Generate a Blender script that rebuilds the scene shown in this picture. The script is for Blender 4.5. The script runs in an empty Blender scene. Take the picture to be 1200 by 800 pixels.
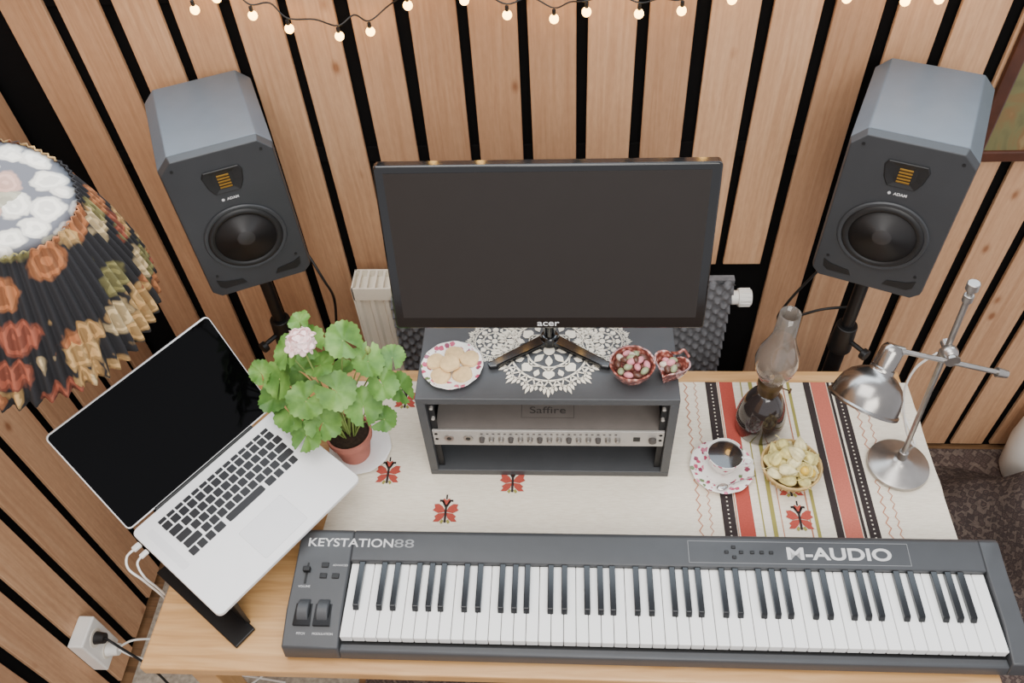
import bpy, bmesh, math, random
from mathutils import Vector, Matrix, Euler
random.seed(7)
C=bpy.context.scene.collection
pi=math.pi
def rad(a): return a*pi/180
# ---------------------------------------------------------------- materials
def lin(c):
    r=[]
    for v in c:
        v=v/255.0
        r.append(v/12.92 if v<=0.04045 else ((v+0.055)/1.055)**2.4)
    return (r[0],r[1],r[2],1)
def newmat(name):
    m=bpy.data.materials.new(name); m.use_nodes=True
    nt=m.node_tree; b=nt.nodes['Principled BSDF']
    return m,nt,b
def nd(nt,t,**k):
    n=nt.nodes.new(t)
    for a,v in k.items(): setattr(n,a,v)
    return n
def ramp(nt,fac,stops,interp='LINEAR'):
    r=nd(nt,'ShaderNodeValToRGB'); cr=r.color_ramp; cr.interpolation=interp
    while len(cr.elements)<len(stops): cr.elements.new(0.5)
    for e,(p,c) in zip(cr.elements,stops): e.position=p; e.color=c
    nt.links.new(fac,r.inputs[0]); return r.outputs[0]
def coords(nt,scale=(1,1,1),kind='Object'):
    tc=nd(nt,'ShaderNodeTexCoord'); mp=nd(nt,'ShaderNodeMapping'); mp.inputs['Scale'].default_value=scale
    nt.links.new(tc.outputs[kind],mp.inputs[0]); return mp.outputs[0]
def noise(nt,vec,scale,detail=4,dist=0):
    n=nd(nt,'ShaderNodeTexNoise'); n.inputs['Scale'].default_value=scale; n.inputs['Detail'].default_value=detail
    n.inputs['Distortion'].default_value=dist
    if vec is not None: nt.links.new(vec,n.inputs['Vector'])
    return n.outputs[0]
def math_(nt,op,a,b=None,c=None):
    n=nd(nt,'ShaderNodeMath',operation=op)
    for i,v in enumerate((a,b,c)):
        if v is None: continue
        if isinstance(v,(int,float)): n.inputs[i].default_value=v
        else: nt.links.new(v,n.inputs[i])
    return n.outputs[0]
def mixc(nt,fac,a,b,mode='MIX'):
    n=nd(nt,'ShaderNodeMixRGB',blend_type=mode)
    for i,v in enumerate((fac,a,b)):
        if isinstance(v,(int,float)): n.inputs[i].default_value=v
        elif isinstance(v,tuple): n.inputs[i].default_value=v
        else: nt.links.new(v,n.inputs[i])
    return n.outputs[0]
def bump(nt,b,h,strength=.3,dist=.002):
    n=nd(nt,'ShaderNodeBump'); n.inputs['Strength'].default_value=strength; n.inputs['Distance'].default_value=dist
    nt.links.new(h,n.inputs['Height']); nt.links.new(n.outputs[0],b.inputs['Normal'])
def plain(name,c,rough=.5,metal=0,var=.06,vs=30,coat=0,bmp=0,bs=200,spec=None,sheen=0):
    m,nt,b=newmat(name)
    v=coords(nt); n=noise(nt,v,vs,3)
    c=lin(c); a=tuple(max(0,x*(1-var)) for x in c[:3])+(1,); d=tuple(min(1,x*(1+var)) for x in c[:3])+(1,)
    nt.links.new(ramp(nt,n,[(.3,a),(.7,d)]),b.inputs['Base Color'])
    b.inputs['Roughness'].default_value=rough; b.inputs['Metallic'].default_value=metal
    if coat: b.inputs['Coat Weight'].default_value=coat; b.inputs['Coat Roughness'].default_value=.08
    if spec is not None: b.inputs['Specular IOR Level'].default_value=spec
    if bmp: bump(nt,b,noise(nt,v,bs,2),bmp,.001)
    return m
def woodmat(name,c1,c2,c3,scale,rough=.55,pitch=None,off=0,knots=True,coat=0):
    m,nt,b=newmat(name)
    tc=nd(nt,'ShaderNodeTexCoord')
    vec=tc.outputs['Object']
    sx=nd(nt,'ShaderNodeSeparateXYZ'); nt.links.new(vec,sx.inputs[0])
    if pitch:
        idx=math_(nt,'FLOOR',math_(nt,'DIVIDE',math_(nt,'SUBTRACT',sx.outputs[0],off),pitch))
        wn=nd(nt,'ShaderNodeTexWhiteNoise',noise_dimensions='1D'); nt.links.new(idx,wn.inputs['W'])
        rnd=wn.outputs[0]
        cb=nd(nt,'ShaderNodeCombineXYZ'); nt.links.new(math_(nt,'MULTIPLY',rnd,7.0),cb.inputs[0]); nt.links.new(math_(nt,'MULTIPLY',rnd,13.0),cb.inputs[2])
        va=nd(nt,'ShaderNodeVectorMath',operation='ADD'); nt.links.new(vec,va.inputs[0]); nt.links.new(cb.outputs[0],va.inputs[1]); vec=va.outputs[0]
    mp=nd(nt,'ShaderNodeMapping'); mp.inputs['Scale'].default_value=scale; nt.links.new(vec,mp.inputs[0])
    g=noise(nt,mp.outputs[0],3.0,6,1.2)
    lo,hi=(.22,.85) if pitch else (.3,.72)
    col=ramp(nt,g,[(lo,lin(c1)),(.5,lin(c2)),(hi,lin(c3))])
    if pitch:
        mul=ramp(nt,rnd,[(0,(.78,.74,.72,1)),(.5,(.97,.95,.94,1)),(1,(1.10,1.10,1.10,1))])
        col=mixc(nt,1.0,col,mul,'MULTIPLY')
        fine=noise(nt,coords(nt,(1,1,.25)),160,3)
        col=mixc(nt,1.0,col,ramp(nt,fine,[(.3,(.93,.92,.91,1)),(.7,(1.05,1.05,1.05,1))]),'MULTIPLY')
    if knots:
        mk_=nd(nt,'ShaderNodeMapping'); mk_.inputs['Scale'].default_value=(10,1,5.5) ; nt.links.new(vec,mk_.inputs[0])
        vo=nd(nt,'ShaderNodeTexVoronoi'); vo.inputs['Scale'].default_value=1.0; nt.links.new(mk_.outputs[0],vo.inputs['Vector'])
        k=ramp(nt,vo.outputs['Distance'],[(.05,(1,1,1,1)),(.09,(.35,.35,.35,1)),(.13,(0,0,0,1))])
        col=mixc(nt,k,col,mixc(nt,1.0,col,(.52,.38,.30,1),'MULTIPLY'))
    nt.links.new(col,b.inputs['Base Color'])
    b.inputs['Roughness'].default_value=rough
    if coat: b.inputs['Coat Weight'].default_value=coat; b.inputs['Coat Roughness'].default_value=.25
    bump(nt,b,g,.1,.001)
    return m
def emis(name,c,s):
    m,nt,b=newmat(name); b.inputs['Base Color'].default_value=lin(c); b.inputs['Emission Color'].default_value=lin(c); b.inputs['Emission Strength'].default_value=s
    return m
M={}
M['slat']=woodmat('slat_wood',(176,133,99),(192,150,114),(206,167,131),(26,3,.9),.7,pitch=.117,off=.028)
M['black_felt']=plain('black_backing',(14,13,13),.95,spec=.1)
M['table']=woodmat('table_wood',(188,142,90),(204,158,104),(216,174,122),(1.6,22,3),.4,knots=False,coat=.15)
M['trimwood']=woodmat('trim_wood',(150,106,74),(170,126,90),(184,142,104),(2,20,20),.5,knots=False)
M['charcoal']=plain('charcoal_laminate',(70,72,75),.45,bmp=.1)
M['rackin']=plain('black_interior',(20,20,22),.6)
M['device']=plain('grey_steel_case',(124,117,112),.5,metal=.1)
M['face']=plain('brushed_aluminium',(180,176,170),.4,metal=.3)
M['chrome']=plain('polished_steel',(200,196,192),.2,metal=1,var=.1)
M['satin']=plain('satin_silver',(168,164,160),.3,metal=.9,var=.12)
M['shademetal']=plain('polished_grey_metal',(150,146,142),.24,metal=1,var=.12,vs=14)
M['spk']=plain('speaker_paint_with_sheen',(86,94,102),.38,var=.04,bmp=.12,bs=900)  # grey paint lightened and blued to carry the sky reflection on the cabinet tops
M['spkfront']=plain('speaker_baffle_paint',(48,50,53),.45,var=.04,bmp=.1,bs=900)
M['rubber']=plain('black_rubber',(18,18,19),.5)
M['cone']=plain('woofer_cone',(44,42,42),.45)
M['gold']=plain('gold_foil',(166,128,56),.45,metal=.7)
M['gloss']=plain('gloss_black_plastic',(10,10,11),.14,var=.02,coat=.4)
M['screen']=plain('monitor_screen',(42,38,36),.38,var=.02,spec=.3)
M['lapscreen']=plain('laptop_glass',(4,4,5),.08,var=.02,spec=.12)
M['silver']=plain('laptop_aluminium',(246,246,247),.4,metal=.0,var=.01)
M['pad']=plain('trackpad_glass',(236,236,238),.3,var=.01)
M['key_black']=plain('black_keycap',(28,28,32),.5)
M['kbcase']=plain('keyboard_case',(66,68,71),.42,var=.04,bmp=.15,bs=1200)
M['kbdark']=plain('keyboard_bed',(14,14,15),.5)
M['ivory']=plain('white_key_plastic',(246,246,244),.22,var=.01)
M['ebony']=plain('black_key_plastic',(14,16,20),.12,var=.02)
M['print']=plain('light_grey_print',(205,205,205),.5,var=.01)
M['printdim']=plain('dim_grey_print',(140,142,144),.5,var=.01)
M['printdark']=plain('dark_grey_print',(74,70,68),.5,var=.01)
M['white']=plain('white_plastic',(236,234,228),.35,var=.02)
M['enamel']=plain('white_enamel',(228,220,204),.3,var=.02)
M['black']=plain('black_plastic',(16,16,17),.45)
M['blackmetal']=plain('black_powder_coat',(22,22,24),.4,metal=.3)
M['foam']=plain('acoustic_foam',(100,100,103),.95,var=.25,vs=90)
M['lace']=plain('cream_cotton_lace',(240,232,214),.9,var=.05,vs=300)
M['porcelain']=plain('porcelain',(236,236,236),.15,var=.02)
M['coffee']=plain('coffee',(26,24,26),.02,var=.1,coat=1)
M['terracotta']=plain('terracotta',(180,112,98),.8,var=.12)
M['soil']=plain('soil',(48,34,24),.95,var=.4,vs=150,bmp=.8)
M['stem']=plain('plant_stem',(136,158,84),.6)
M['petal']=plain('pink_petal',(250,220,218),.6,var=.06,vs=60)
M['cookie']=plain('cookie',(220,188,138),.85,var=.15,vs=60,bmp=.6,bs=160)
M['husk']=plain('dry_husk',(210,196,128),.8,var=.3,vs=70,bmp=.6,bs=120)
M['huskpale']=plain('pale_papery_husk',(222,210,160),.8,var=.25,vs=70,bmp=.6,bs=120)
M['berry']=plain('orange_berry',(224,186,74),.3)
M['wicker']=plain('golden_wicker',(196,166,110),.5,metal=.2,var=.25,vs=80)
M['brass']=plain('brass',(184,146,80),.35,metal=.85,var=.15)
M['brassdark']=plain('aged_brass',(92,74,50),.4,metal=.7,var=.2)
M['glassdark']=plain('smoked_brown_glass',(44,37,35),.1,var=.15,vs=20,coat=.6)
M['wickcotton']=plain('lamp_wick',(214,196,150),.9,var=.1)
M['bulb']=emis('warm_bulb',(255,196,104),15)
M['red']=plain('red_wool',(170,72,60),.9,var=.1,vs=300)
M['orangered']=plain('faded_red_wool',(188,102,86),.9,var=.1,vs=300)
M['blackyarn']=plain('black_yarn',(46,37,37),.9)
M['olive']=plain('olive_yarn',(150,142,74),.9)
M['rust']=plain('rust_yarn',(184,122,92),.9)
M['candy_pink']=plain('pink_candy',(216,140,150),.4)
M['candy_brown']=plain('brown_candy',(92,60,50),.35)
M['candy_green']=plain('pale_green_candy',(150,160,124),.4)
M['candy_cream']=plain('speckled_cream_candy',(214,198,180),.4,var=.25,vs=500)
M['frame']=plain('dark_wood_frame',(74,40,26),.35,var=.25,vs=20)
m,nt,b=newmat('smoky_chimney_glass'); b.inputs['Base Color'].default_value=lin((206,194,182)); b.inputs['Roughness'].default_value=.05; b.inputs['Transmission Weight'].default_value=.84; b.inputs['IOR'].default_value=1.12
b.inputs['Coat Weight'].default_value=.9; b.inputs['Coat Roughness'].default_value=.05; M['chimney']=m
m,nt,b=newmat('linen_cloth'); v=coords(nt)
n1=noise(nt,coords(nt,(1,8,1)),60,4); col=ramp(nt,n1,[(.3,lin((224,213,194))),(.7,lin((240,232,215)))])
nt.links.new(col,b.inputs['Base Color']); b.inputs['Roughness'].default_value=.95
bump(nt,b,noise(nt,v,700,2),.5,.0006); M['cloth']=m
m,nt,b=newmat('pink_cut_glass'); v=coords(nt)
vo=nd(nt,'ShaderNodeTexVoronoi'); vo.inputs['Scale'].default_value=95; nt.links.new(v,vo.inputs['Vector'])
nt.links.new(ramp(nt,vo.outputs['Distance'],[(.14,lin((232,190,178))),(.34,lin((186,112,98))),(.6,lin((118,62,54)))]),b.inputs['Base Color'])
b.inputs['Roughness'].default_value=.12; b.inputs['Metallic'].default_value=.1; b.inputs['Coat Weight'].default_value=.8; bump(nt,b,vo.outputs['Distance'],.7,.001); M['pinkglass']=m
def floral(name,c1=(176,50,84),thr=.33,scale=38,base=(240,237,232),green=True,r0=0.0):
    m,nt,b=newmat(name); v=coords(nt)
    vo=nd(nt,'ShaderNodeTexVoronoi'); vo.inputs['Scale'].default_value=scale
    wob=nd(nt,'ShaderNodeVectorMath',operation='ADD'); nz=nd(nt,'ShaderNodeTexNoise'); nz.inputs['Scale'].default_value=scale*3; nt.links.new(v,nz.inputs['Vector'])
    sc=nd(nt,'ShaderNodeVectorMath',operation='SCALE'); sc.inputs['Scale'].default_value=.5/scale; nt.links.new(nz.outputs['Color'],sc.inputs[0])
    nt.links.new(v,wob.inputs[0]); nt.links.new(sc.outputs[0],wob.inputs[1]); nt.links.new(wob.outputs[0],vo.inputs['Vector'])
    mask=ramp(nt,vo.outputs['Distance'],[(thr-.06,(1,1,1,1)),(thr,(0,0,0,1))])
    sx=nd(nt,'ShaderNodeSeparateXYZ'); nt.links.new(v,sx.inputs[0])
    rr=math_(nt,'SQRT',math_(nt,'ADD',math_(nt,'MULTIPLY',sx.outputs[0],sx.outputs[0]),math_(nt,'MULTIPLY',sx.outputs[1],sx.outputs[1])))
    mk2=math_(nt,'GREATER_THAN',rr,r0)
    mask2=math_(nt,'MULTIPLY',mask,mk2)
    fl=ramp(nt,vo.outputs['Color'],[(.0,lin(c1)),(.45,lin((212,112,140))),(.62,lin((140,60,86))),(.8,lin((106,124,84)))],'CONSTANT')
    nt.links.new(mixc(nt,mask2,lin(base),fl),b.inputs['Base Color']); b.inputs['Roughness'].default_value=.15
    return m
M['floral']=floral('floral_porcelain',c1=(186,74,104),r0=.038,scale=70,thr=.42)
M['floralcup']=floral('floral_cup_porcelain',thr=.3,scale=60)
def fabric(name,base,cols,scale,thr,vein=.45,wobs=.9,petals=7,cell=(1,1,1)):
    """printed blossoms and leaves: soft-edged patches with petal lines"""
    m,nt,b=newmat(name); v=coords(nt,cell)
    nz=nd(nt,'ShaderNodeTexNoise'); nz.inputs['Scale'].default_value=scale*1.6; nz.inputs['Detail'].default_value=2; nt.links.new(v,nz.inputs['Vector'])
    sc=nd(nt,'ShaderNodeVectorMath',operation='SCALE'); sc.inputs['Scale'].default_value=wobs/scale; nt.links.new(nz.outputs['Color'],sc.inputs[0])
    wob=nd(nt,'ShaderNodeVectorMath',operation='ADD'); nt.links.new(v,wob.inputs[0]); nt.links.new(sc.outputs[0],wob.inputs[1])
    vo=nd(nt,'ShaderNodeTexVoronoi'); vo.inputs['Scale'].default_value=scale; nt.links.new(wob.outputs[0],vo.inputs['Vector'])
    mask=ramp(nt,vo.outputs['Distance'],[(thr-.08,(1,1,1,1)),(thr,(0,0,0,1))])
    sep=nd(nt,'ShaderNodeSeparateColor'); nt.links.new(vo.outputs['Color'],sep.inputs[0])
    st=[(i/len(cols),lin(c)) for i,c in enumerate(cols)]
    fl=ramp(nt,sep.outputs[0],st,'CONSTANT')
    rip=math_(nt,'SINE',math_(nt,'MULTIPLY',vo.outputs['Distance'],22.0))
    fl=mixc(nt,1.0,fl,ramp(nt,rip,[(.0,(vein,vein,vein,1)),(.5,(1,1,1,1))]),'MULTIPLY')
    nt.links.new(mixc(nt,mask,lin(base),fl),b.inputs['Base Color']); b.inputs['Roughness'].default_value=.85
    return m
M['shadeside']=fabric('dark_leaf_print_fabric',(32,31,34),[(206,166,108),(176,112,70),(136,128,80),(214,188,142),(160,88,66),(196,154,98)],17,.56,.55,wobs=.7)
M['shadetop']=fabric('grey_floral_print_fabric',(104,105,112),[(240,234,222),(234,226,214),(206,166,150),(236,230,218),(176,172,152)],22,.58,.80,wobs=.6)
def rugmat(name,a,b_,c,sc):
    m,nt,bs=newmat(name); v=coords(nt,(sc,sc,sc))
    vo=nd(nt,'ShaderNodeTexVoronoi',distance='MANHATTAN'); vo.inputs['Scale'].default_value=9; vo.inputs['Randomness'].default_value=.8; nt.links.new(v,vo.inputs['Vector'])
    p=ramp(nt,vo.outputs['Distance'],[(0,lin(c)),(.14,lin(a)),(.32,lin(b_)),(.5,lin(a)),(.85,lin(c))],'CONSTANT')
    nn=noise(nt,coords(nt),300,2)
    col=mixc(nt,math_(nt,'MULTIPLY',noise(nt,coords(nt),60,3),1.0),p,lin(a))
    col=mixc(nt,1.0,col,ramp(nt,nn,[(.2,(.7,.7,.7,1)),(.8,(1.2,1.2,1.2,1))]),'MULTIPLY')
    nt.links.new(col,bs.inputs['Base Color']); bs.inputs['Roughness'].default_value=1; bump(nt,bs,nn,.8,.003)
    return m
M['rug']=rugmat('patterned_rug',(82,68,64),(118,100,92),(140,124,112),5)
M['textile']=rugmat('dark_woven_textile',(62,52,50),(94,78,72),(120,106,96),7)
M['ruglight']=plain('beige_carpet',(170,160,146),1,var=.3,vs=80,bmp=1,bs=300)
M['floorwood']=woodmat('floor_wood',(110,80,54),(136,100,68),(150,114,80),(1.5,20,3),.5,knots=False)
m,nt,b=newmat('oil_paint'); nn=noise(nt,coords(nt),9,5,1.0)
nt.links.new(ramp(nt,nn,[(.3,lin((66,62,44))),(.5,lin((108,104,68))),(.62,lin((120,92,58))),(.75,lin((158,144,104)))]),b.inputs['Base Color']); b.inputs['Roughness'].default_value=.4; M['paint']=m
m,nt,b=newmat('geranium_leaf'); nn=noise(nt,coords(nt),26,3)
nt.links.new(ramp(nt,nn,[(.3,lin((66,108,44))),(.55,lin((98,142,62))),(.75,lin((130,168,86)))]),b.inputs['Base Color']); b.inputs['Roughness'].default_value=.55
bump(nt,b,noise(nt,coords(nt),120,2),.4,.001); M['leaf']=m
# ---------------------------------------------------------------- mesh helpers
def xf(loc=(0,0,0),rot=(0,0,0),sc=(1,1,1)):
    return Matrix.Translation(loc)@Euler(rot,'XYZ').to_matrix().to_4x4()@Matrix.Diagonal((*sc,1))
def box(bm,c,s,rot=(0,0,0),mi=0):
    r=bmesh.ops.create_cube(bm,size=1,matrix=xf(c,rot,s))
    for v in r['verts']:
        for f in v.link_faces: f.material_index=mi
def bx(bm,x0,x1,y0,y1,z0,z1,mi=0): box(bm,((x0+x1)/2,(y0+y1)/2,(z0+z1)/2),(x1-x0,y1-y0,z1-z0),mi=mi)
def align(p0,p1):
    d=Vector(p1)-Vector(p0); q=Vector((0,0,1)).rotation_difference(d.normalized())
    return Matrix.Translation((Vector(p0)+Vector(p1))/2)@q.to_matrix().to_4x4(),d.length
def cyl(bm,p0,p1,r0,r1=None,seg=24,mi=0,caps=True):
    if r1 is None: r1=r0
    m,L=align(p0,p1)
    r=bmesh.ops.create_cone(bm,cap_ends=caps,segments=seg,radius1=r0,radius2=r1,depth=L,matrix=m)
    for v in r['verts']:
        for f in v.link_faces: f.material_index=mi
def sph(bm,c,r,seg=16,rot=(0,0,0),mi=0):
    if isinstance(r,(int,float)): r=(r,r,r)
    q=bmesh.ops.create_uvsphere(bm,u_segments=seg,v_segments=max(6,seg//2),radius=1,matrix=xf(c,rot,r))
    for v in q['verts']:
        for f in v.link_faces: f.material_index=mi
def lathe(bm,prof,seg=48,mat=None,mi=0,rfun=None,xyfun=None):
    rows=[]
    for (r,z) in prof:
        row=[]
        for i in range(seg):
            a=2*pi*i/seg; rr=r*(rfun(a,z) if rfun else 1)
            p=Vector((rr*math.cos(a),rr*math.sin(a),z))
            if xyfun:
                hx,hy=xyfun(a); p=Vector((r*hx,r*hy,z))
            if mat: p=mat@p
            row.append(bm.verts.new(p))
        rows.append(row)
    for a,b in zip(rows,rows[1:]):
        for i in range(seg):
            j=(i+1)%seg
            try:
                f=bm.faces.new((a[i],a[j],b[j],b[i])); f.material_index=mi
            except: pass
    for row,flip in ((rows[0],True),(rows[-1],False)):
        try:
            f=bm.faces.new(row[::-1] if flip else row); f.material_index=mi
        except: pass
def smoothpts(pts,n=8):
    P=[Vector(p) for p in pts]; out=[]
    if len(P)<3: return P
    for i in range(len(P)-1):
        p0=P[max(i-1,0)];p1=P[i];p2=P[i+1];p3=P[min(i+2,len(P)-1)]
        for k in range(n):
            t=k/n
            out.append(.5*((2*p1)+(-p0+p2)*t+(2*p0-5*p1+4*p2-p3)*t*t+(-p0+3*p1-3*p2+p3)*t**3))
    out.append(P[-1]); return out
def tube(bm,pts,r,seg=8,n=8,mi=0,sm=True,radii=None):
    P=smoothpts(pts,n) if sm else [Vector(p) for p in pts]
    rows=[]; up=Vector((0,0,1)); prev=None
    for i,p in enumerate(P):
        d=(P[min(i+1,len(P)-1)]-P[max(i-1,0)]).normalized()
        if prev is None:
            a=d.cross(up); a=a if a.length>1e-3 else d.cross(Vector((1,0,0)))
        else: a=prev-d*prev.dot(d)
        a.normalize(); prev=a; b=d.cross(a)
        rr=r if radii is None else radii[0]+(radii[1]-radii[0])*i/(len(P)-1)
        rows.append([bm.verts.new(p+a*math.cos(2*pi*k/seg)*rr+b*math.sin(2*pi*k/seg)*rr) for k in range(seg)])
    for a,b in zip(rows,rows[1:]):
        for i in range(seg):
            j=(i+1)%seg; f=bm.faces.new((a[i],a[j],b[j],b[i])); f.material_index=mi
    bm.faces.new(rows[0][::-1]).material_index=mi; bm.faces.new(rows[-1]).material_index=mi
def prism(bm,poly,axis,a,b,mi=0):
    def P(u,v,w):
        return {'x':(w,u,v),'y':(u,w,v),'z':(u,v,w)}[axis]
    A=[bm.verts.new(P(u,v,a)) for u,v in poly]; B=[bm.verts.new(P(u,v,b)) for u,v in poly]
    n=len(poly); fs=[bm.faces.new(A),bm.faces.new(B)]
    for i in range(n): fs.append(bm.faces.new((A[i],A[(i+1)%n],B[(i+1)%n],B[i])))
    for f in fs: f.material_index=mi
def flat(bm,poly,z,mi=0):
    f=bm.faces.new([bm.verts.new((x,y,z)) for x,y in poly]); f.material_index=mi
    f.normal_update()
    if f.normal.z<0: f.normal_flip()
def rrect(x0,x1,y0,y1,r,n=5):
    pts=[]
    for cx,cy,a0 in ((x1-r,y1-r,0),(x0+r,y1-r,90),(x0+r,y0+r,180),(x1-r,y0+r,270)):
        for k in range(n+1):
            a=rad(a0+90*k/n); pts.append((cx+r*math.cos(a),cy+r*math.sin(a)))
    return pts
def mk(name,bm,mats,parent=None,loc=(0,0,0),rot=(0,0,0),smooth=False,bevel=0,recalc=True,label=None,category=None,group=None,kind=None,seg=2):
    if recalc: bmesh.ops.recalc_face_normals(bm,faces=bm.faces[:])
    me=bpy.data.meshes.new(name); bm.to_mesh(me); bm.free()
    if not isinstance(mats,(list,tuple)): mats=[mats]
    for m in mats: me.materials.append(M[m] if isinstance(m,str) else m)
    if smooth:
        for p in me.polygons: p.use_smooth=True
    o=bpy.data.objects.new(name,me); C.objects.link(o); o.location=loc; o.rotation_euler=rot
    if parent: o.parent=parent
    if bevel:
        b=o.modifiers.new('bevel','BEVEL'); b.width=bevel; b.segments=seg; b.limit_method='ANGLE'; b.angle_limit=rad(35)
    if smooth and smooth!='all':
        try:
            me.set_sharp_from_angle(angle=rad(42))
        except Exception: pass
    if label: o['label']=label
    if category: o['category']=category
    if group: o['group']=group
    if kind: o['kind']=kind
    return o
def thing(name,label,category,loc=(0,0,0),rot=(0,0,0),group=None):
    o=bpy.data.objects.new(name,None); C.objects.link(o); o.empty_display_size=.05
    o.location=loc; o.rotation_euler=rot; o['label']=label; o['category']=category
    if group: o['group']=group
    return o
def dup(o,parent=None,loc=None,rot=None,scale=None):
    c=o.copy(); C.objects.link(c)
    if parent is not None: c.parent=parent
    if loc is not None: c.location=loc
    if rot is not None: c.rotation_euler=rot
    if scale is not None: c.scale=scale
    return c
B=bmesh.new
def text(body,size,mat,parent,loc,rot=(0,0,0),bold=0.0,sx=1,name='lettering',align_='CENTER',ext=.0002):
    cu=bpy.data.curves.new('t','FONT'); cu.body=body; cu.size=size; cu.extrude=ext; cu.offset=bold; cu.align_x=align_; cu.align_y='CENTER'
    ob=bpy.data.objects.new('t',cu); C.objects.link(ob)
    dg=bpy.context.evaluated_depsgraph_get(); dg.update()
    me=bpy.data.meshes.new_from_object(ob.evaluated_get(dg)); bpy.data.objects.remove(ob)
    me.materials.clear(); me.materials.append(M[mat])
    for v in me.vertices: v.co.x*=sx
    o=bpy.data.objects.new(name,me); C.objects.link(o); o.parent=parent; o.location=loc; o.rotation_euler=rot
    return o
# ---------------------------------------------------------------- camera
f_=992
X=Vector((1,0,-.066)).normalized(); D=Vector((65.5,850,992)).normalized()
X=(X-D*X.dot(D)).normalized(); Z=-D; Y=Z.cross(X)
right=Vector((X.x,Y.x,Z.x)); down=Vector((X.y,Y.y,Z.y)); fwd=Vector((X.z,Y.z,Z.z))
mw=Matrix.Identity(4)
for i in range(3):
    mw[i][0]=right[i]; mw[i][1]=-down[i]; mw[i][2]=-fwd[i]
mw.translation=(0,0,2.34)
cd=bpy.data.cameras.new('camera'); cam=bpy.data.objects.new('camera',cd); C.objects.link(cam); cam.matrix_world=mw
cd.sensor_width=36; cd.sensor_fit='HORIZONTAL'; cd.lens=36*f_/1200; cd.clip_start=.05
bpy.context.scene.camera=cam
# ---------------------------------------------------------------- light
w=bpy.data.worlds.new('world'); bpy.context.scene.world=w; w.use_nodes=True
bg=w.node_tree.nodes['Background']; bg.inputs[0].default_value=(.95,.95,1,1); bg.inputs[1].default_value=.95
def area(name,loc,target,size,energy,color,sy=None):
    l=bpy.data.lights.new('area_light','AREA'); l.energy=energy; l.color=color; l.size=size
    if sy: l.shape='RECTANGLE'; l.size_y=sy
    o=bpy.data.objects.new(name,l); C.objects.link(o); o.location=loc
    o.rotation_euler=(Vector(target)-Vector(loc)).to_track_quat('-Z','Y').to_euler(); return o
area('overhead_daylight',(-.3,.5,3.6),(0,1.0,.7),2.2,66,(1,.98,.94),1.6)  # unseen soft daylight from above, not a lamp fixture
area('overhead_daylight',(.6,-1.3,2.9),(.0,1.2,.8),1.8,54,(1,.965,.90),1.2)  # unseen window daylight from above and behind the camera, no fixture
area('assumed_window_light',(.1,1.60,2.21),(.1,.0,2.21),3.0,50,(.76,.89,1),1.16)  # unseen window assumed above the wall, added for cool reflections on coffee and keys
# ---------------------------------------------------------------- room
P=.117; OFF=.028; G=.026
def slatwall(name,x0,x1,ztop,niche,loc,rot,off,bx0,bx1):
    bm=B(); rs=random.Random(5)
    bx(bm,bx0,bx1,.018,.05,0,ztop,1)
    k=math.floor((x0-off)/P)-1
    while True:
        j0,j1=rs.uniform(-.003,.003),rs.uniform(-.003,.003)
        a=off+k*P+G/2+j0; b=off+(k+1)*P-G/2+j1; k+=1
        if a>=x1: break
        a=max(a,x0); b=min(b,x1)
        if b-a<.01: continue
        z0=.03
        if niche and (a+b)/2>niche[0] and (a+b)/2<niche[1]: z0=niche[2]
        # boards are not perfectly parallel: a slight taper towards one end
        t=rs.uniform(-.0025,.0025)
        vs=[bm.verts.new(p) for p in ((a+t,0,z0),(b+t,0,z0),(b-t,0,ztop),(a-t,0,ztop),(a+t,.011,z0),(b+t,.011,z0),(b-t,.011,ztop),(a-t,.011,ztop))]
        for f in ((0,1,2,3),(5,4,7,6),(4,0,3,7),(1,5,6,2),(3,2,6,7),(4,5,1,0)): bm.faces.new([vs[i] for i in f])
    for z in (.25,1.15,ztop-.06): bx(bm,x0,x1,.011,.018,z,z+.04,1)
    return mk(name,bm,['slat','black_felt'],loc=loc,rot=rot,bevel=.0015,kind='structure',seg=1)
slatwall('wall_back',-1.14,2.3,1.60,(-.50,.49,.825),(0,1.55,0),(0,0,0),OFF,-1.27,2.3)
slatwall('wall_left',-1.6,1.545,2.6,None,(-1.22,0,0),(0,0,rad(90)),OFF+.012,-1.6,1.60)
bm=B(); bx(bm,-1.27,2.3,1.53,1.61,1.60,1.612); mk('trim_1',bm,'trimwood',kind='structure',bevel=.003)
bm=B(); bx(bm,-1.3,2.3,-1.6,1.61,-.05,0); mk('floor',bm,'floorwood',kind='structure')
bm=B(); bx(bm,-.55,2.2,-1.2,1.545,0,.008); mk('rug',bm,'rug',label='reddish-grey patterned woven rug on the floor around the desk',category='rug')
bm=B(); bx(bm,-1.2,-.57,-1.2,1.3,0,.010); mk('carpet_runner',bm,'ruglight',label='beige shaggy carpet runner beside the slatted wall',category='rug')
bm=B(); nx,ny=48,36; g=[]
for j in range(ny+1):
    row=[]
    for i in range(nx+1):
        u=i/nx; v_=j/ny
        x=1.03+.62*u+.03*math.sin(v_*7); y=.92+.54*v_+.02*math.sin(u*9)
        e=min(u,1-u,v_,1-v_); k_=min(1,e*6)
        ridge=.10*math.exp(-((u-.28-.25*v_)/.08)**2)
        zz=.0095+k_*(.035+.03*math.sin(u*11+v_*5)+.02*math.sin(v_*13-u*6)+.06*u+ridge)
        row.append(bm.verts.new((x,y,max(.0095,zz))))
    g.append(row)
for j in range(ny):
    for i in range(nx): bm.faces.new((g[j][i],g[j][i+1],g[j+1][i+1],g[j+1][i]))
mk('folded_blanket',bm,'textile',smooth='all',recalc=False,label='dark woven patterned blanket crumpled on the rug',category='blanket')
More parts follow.
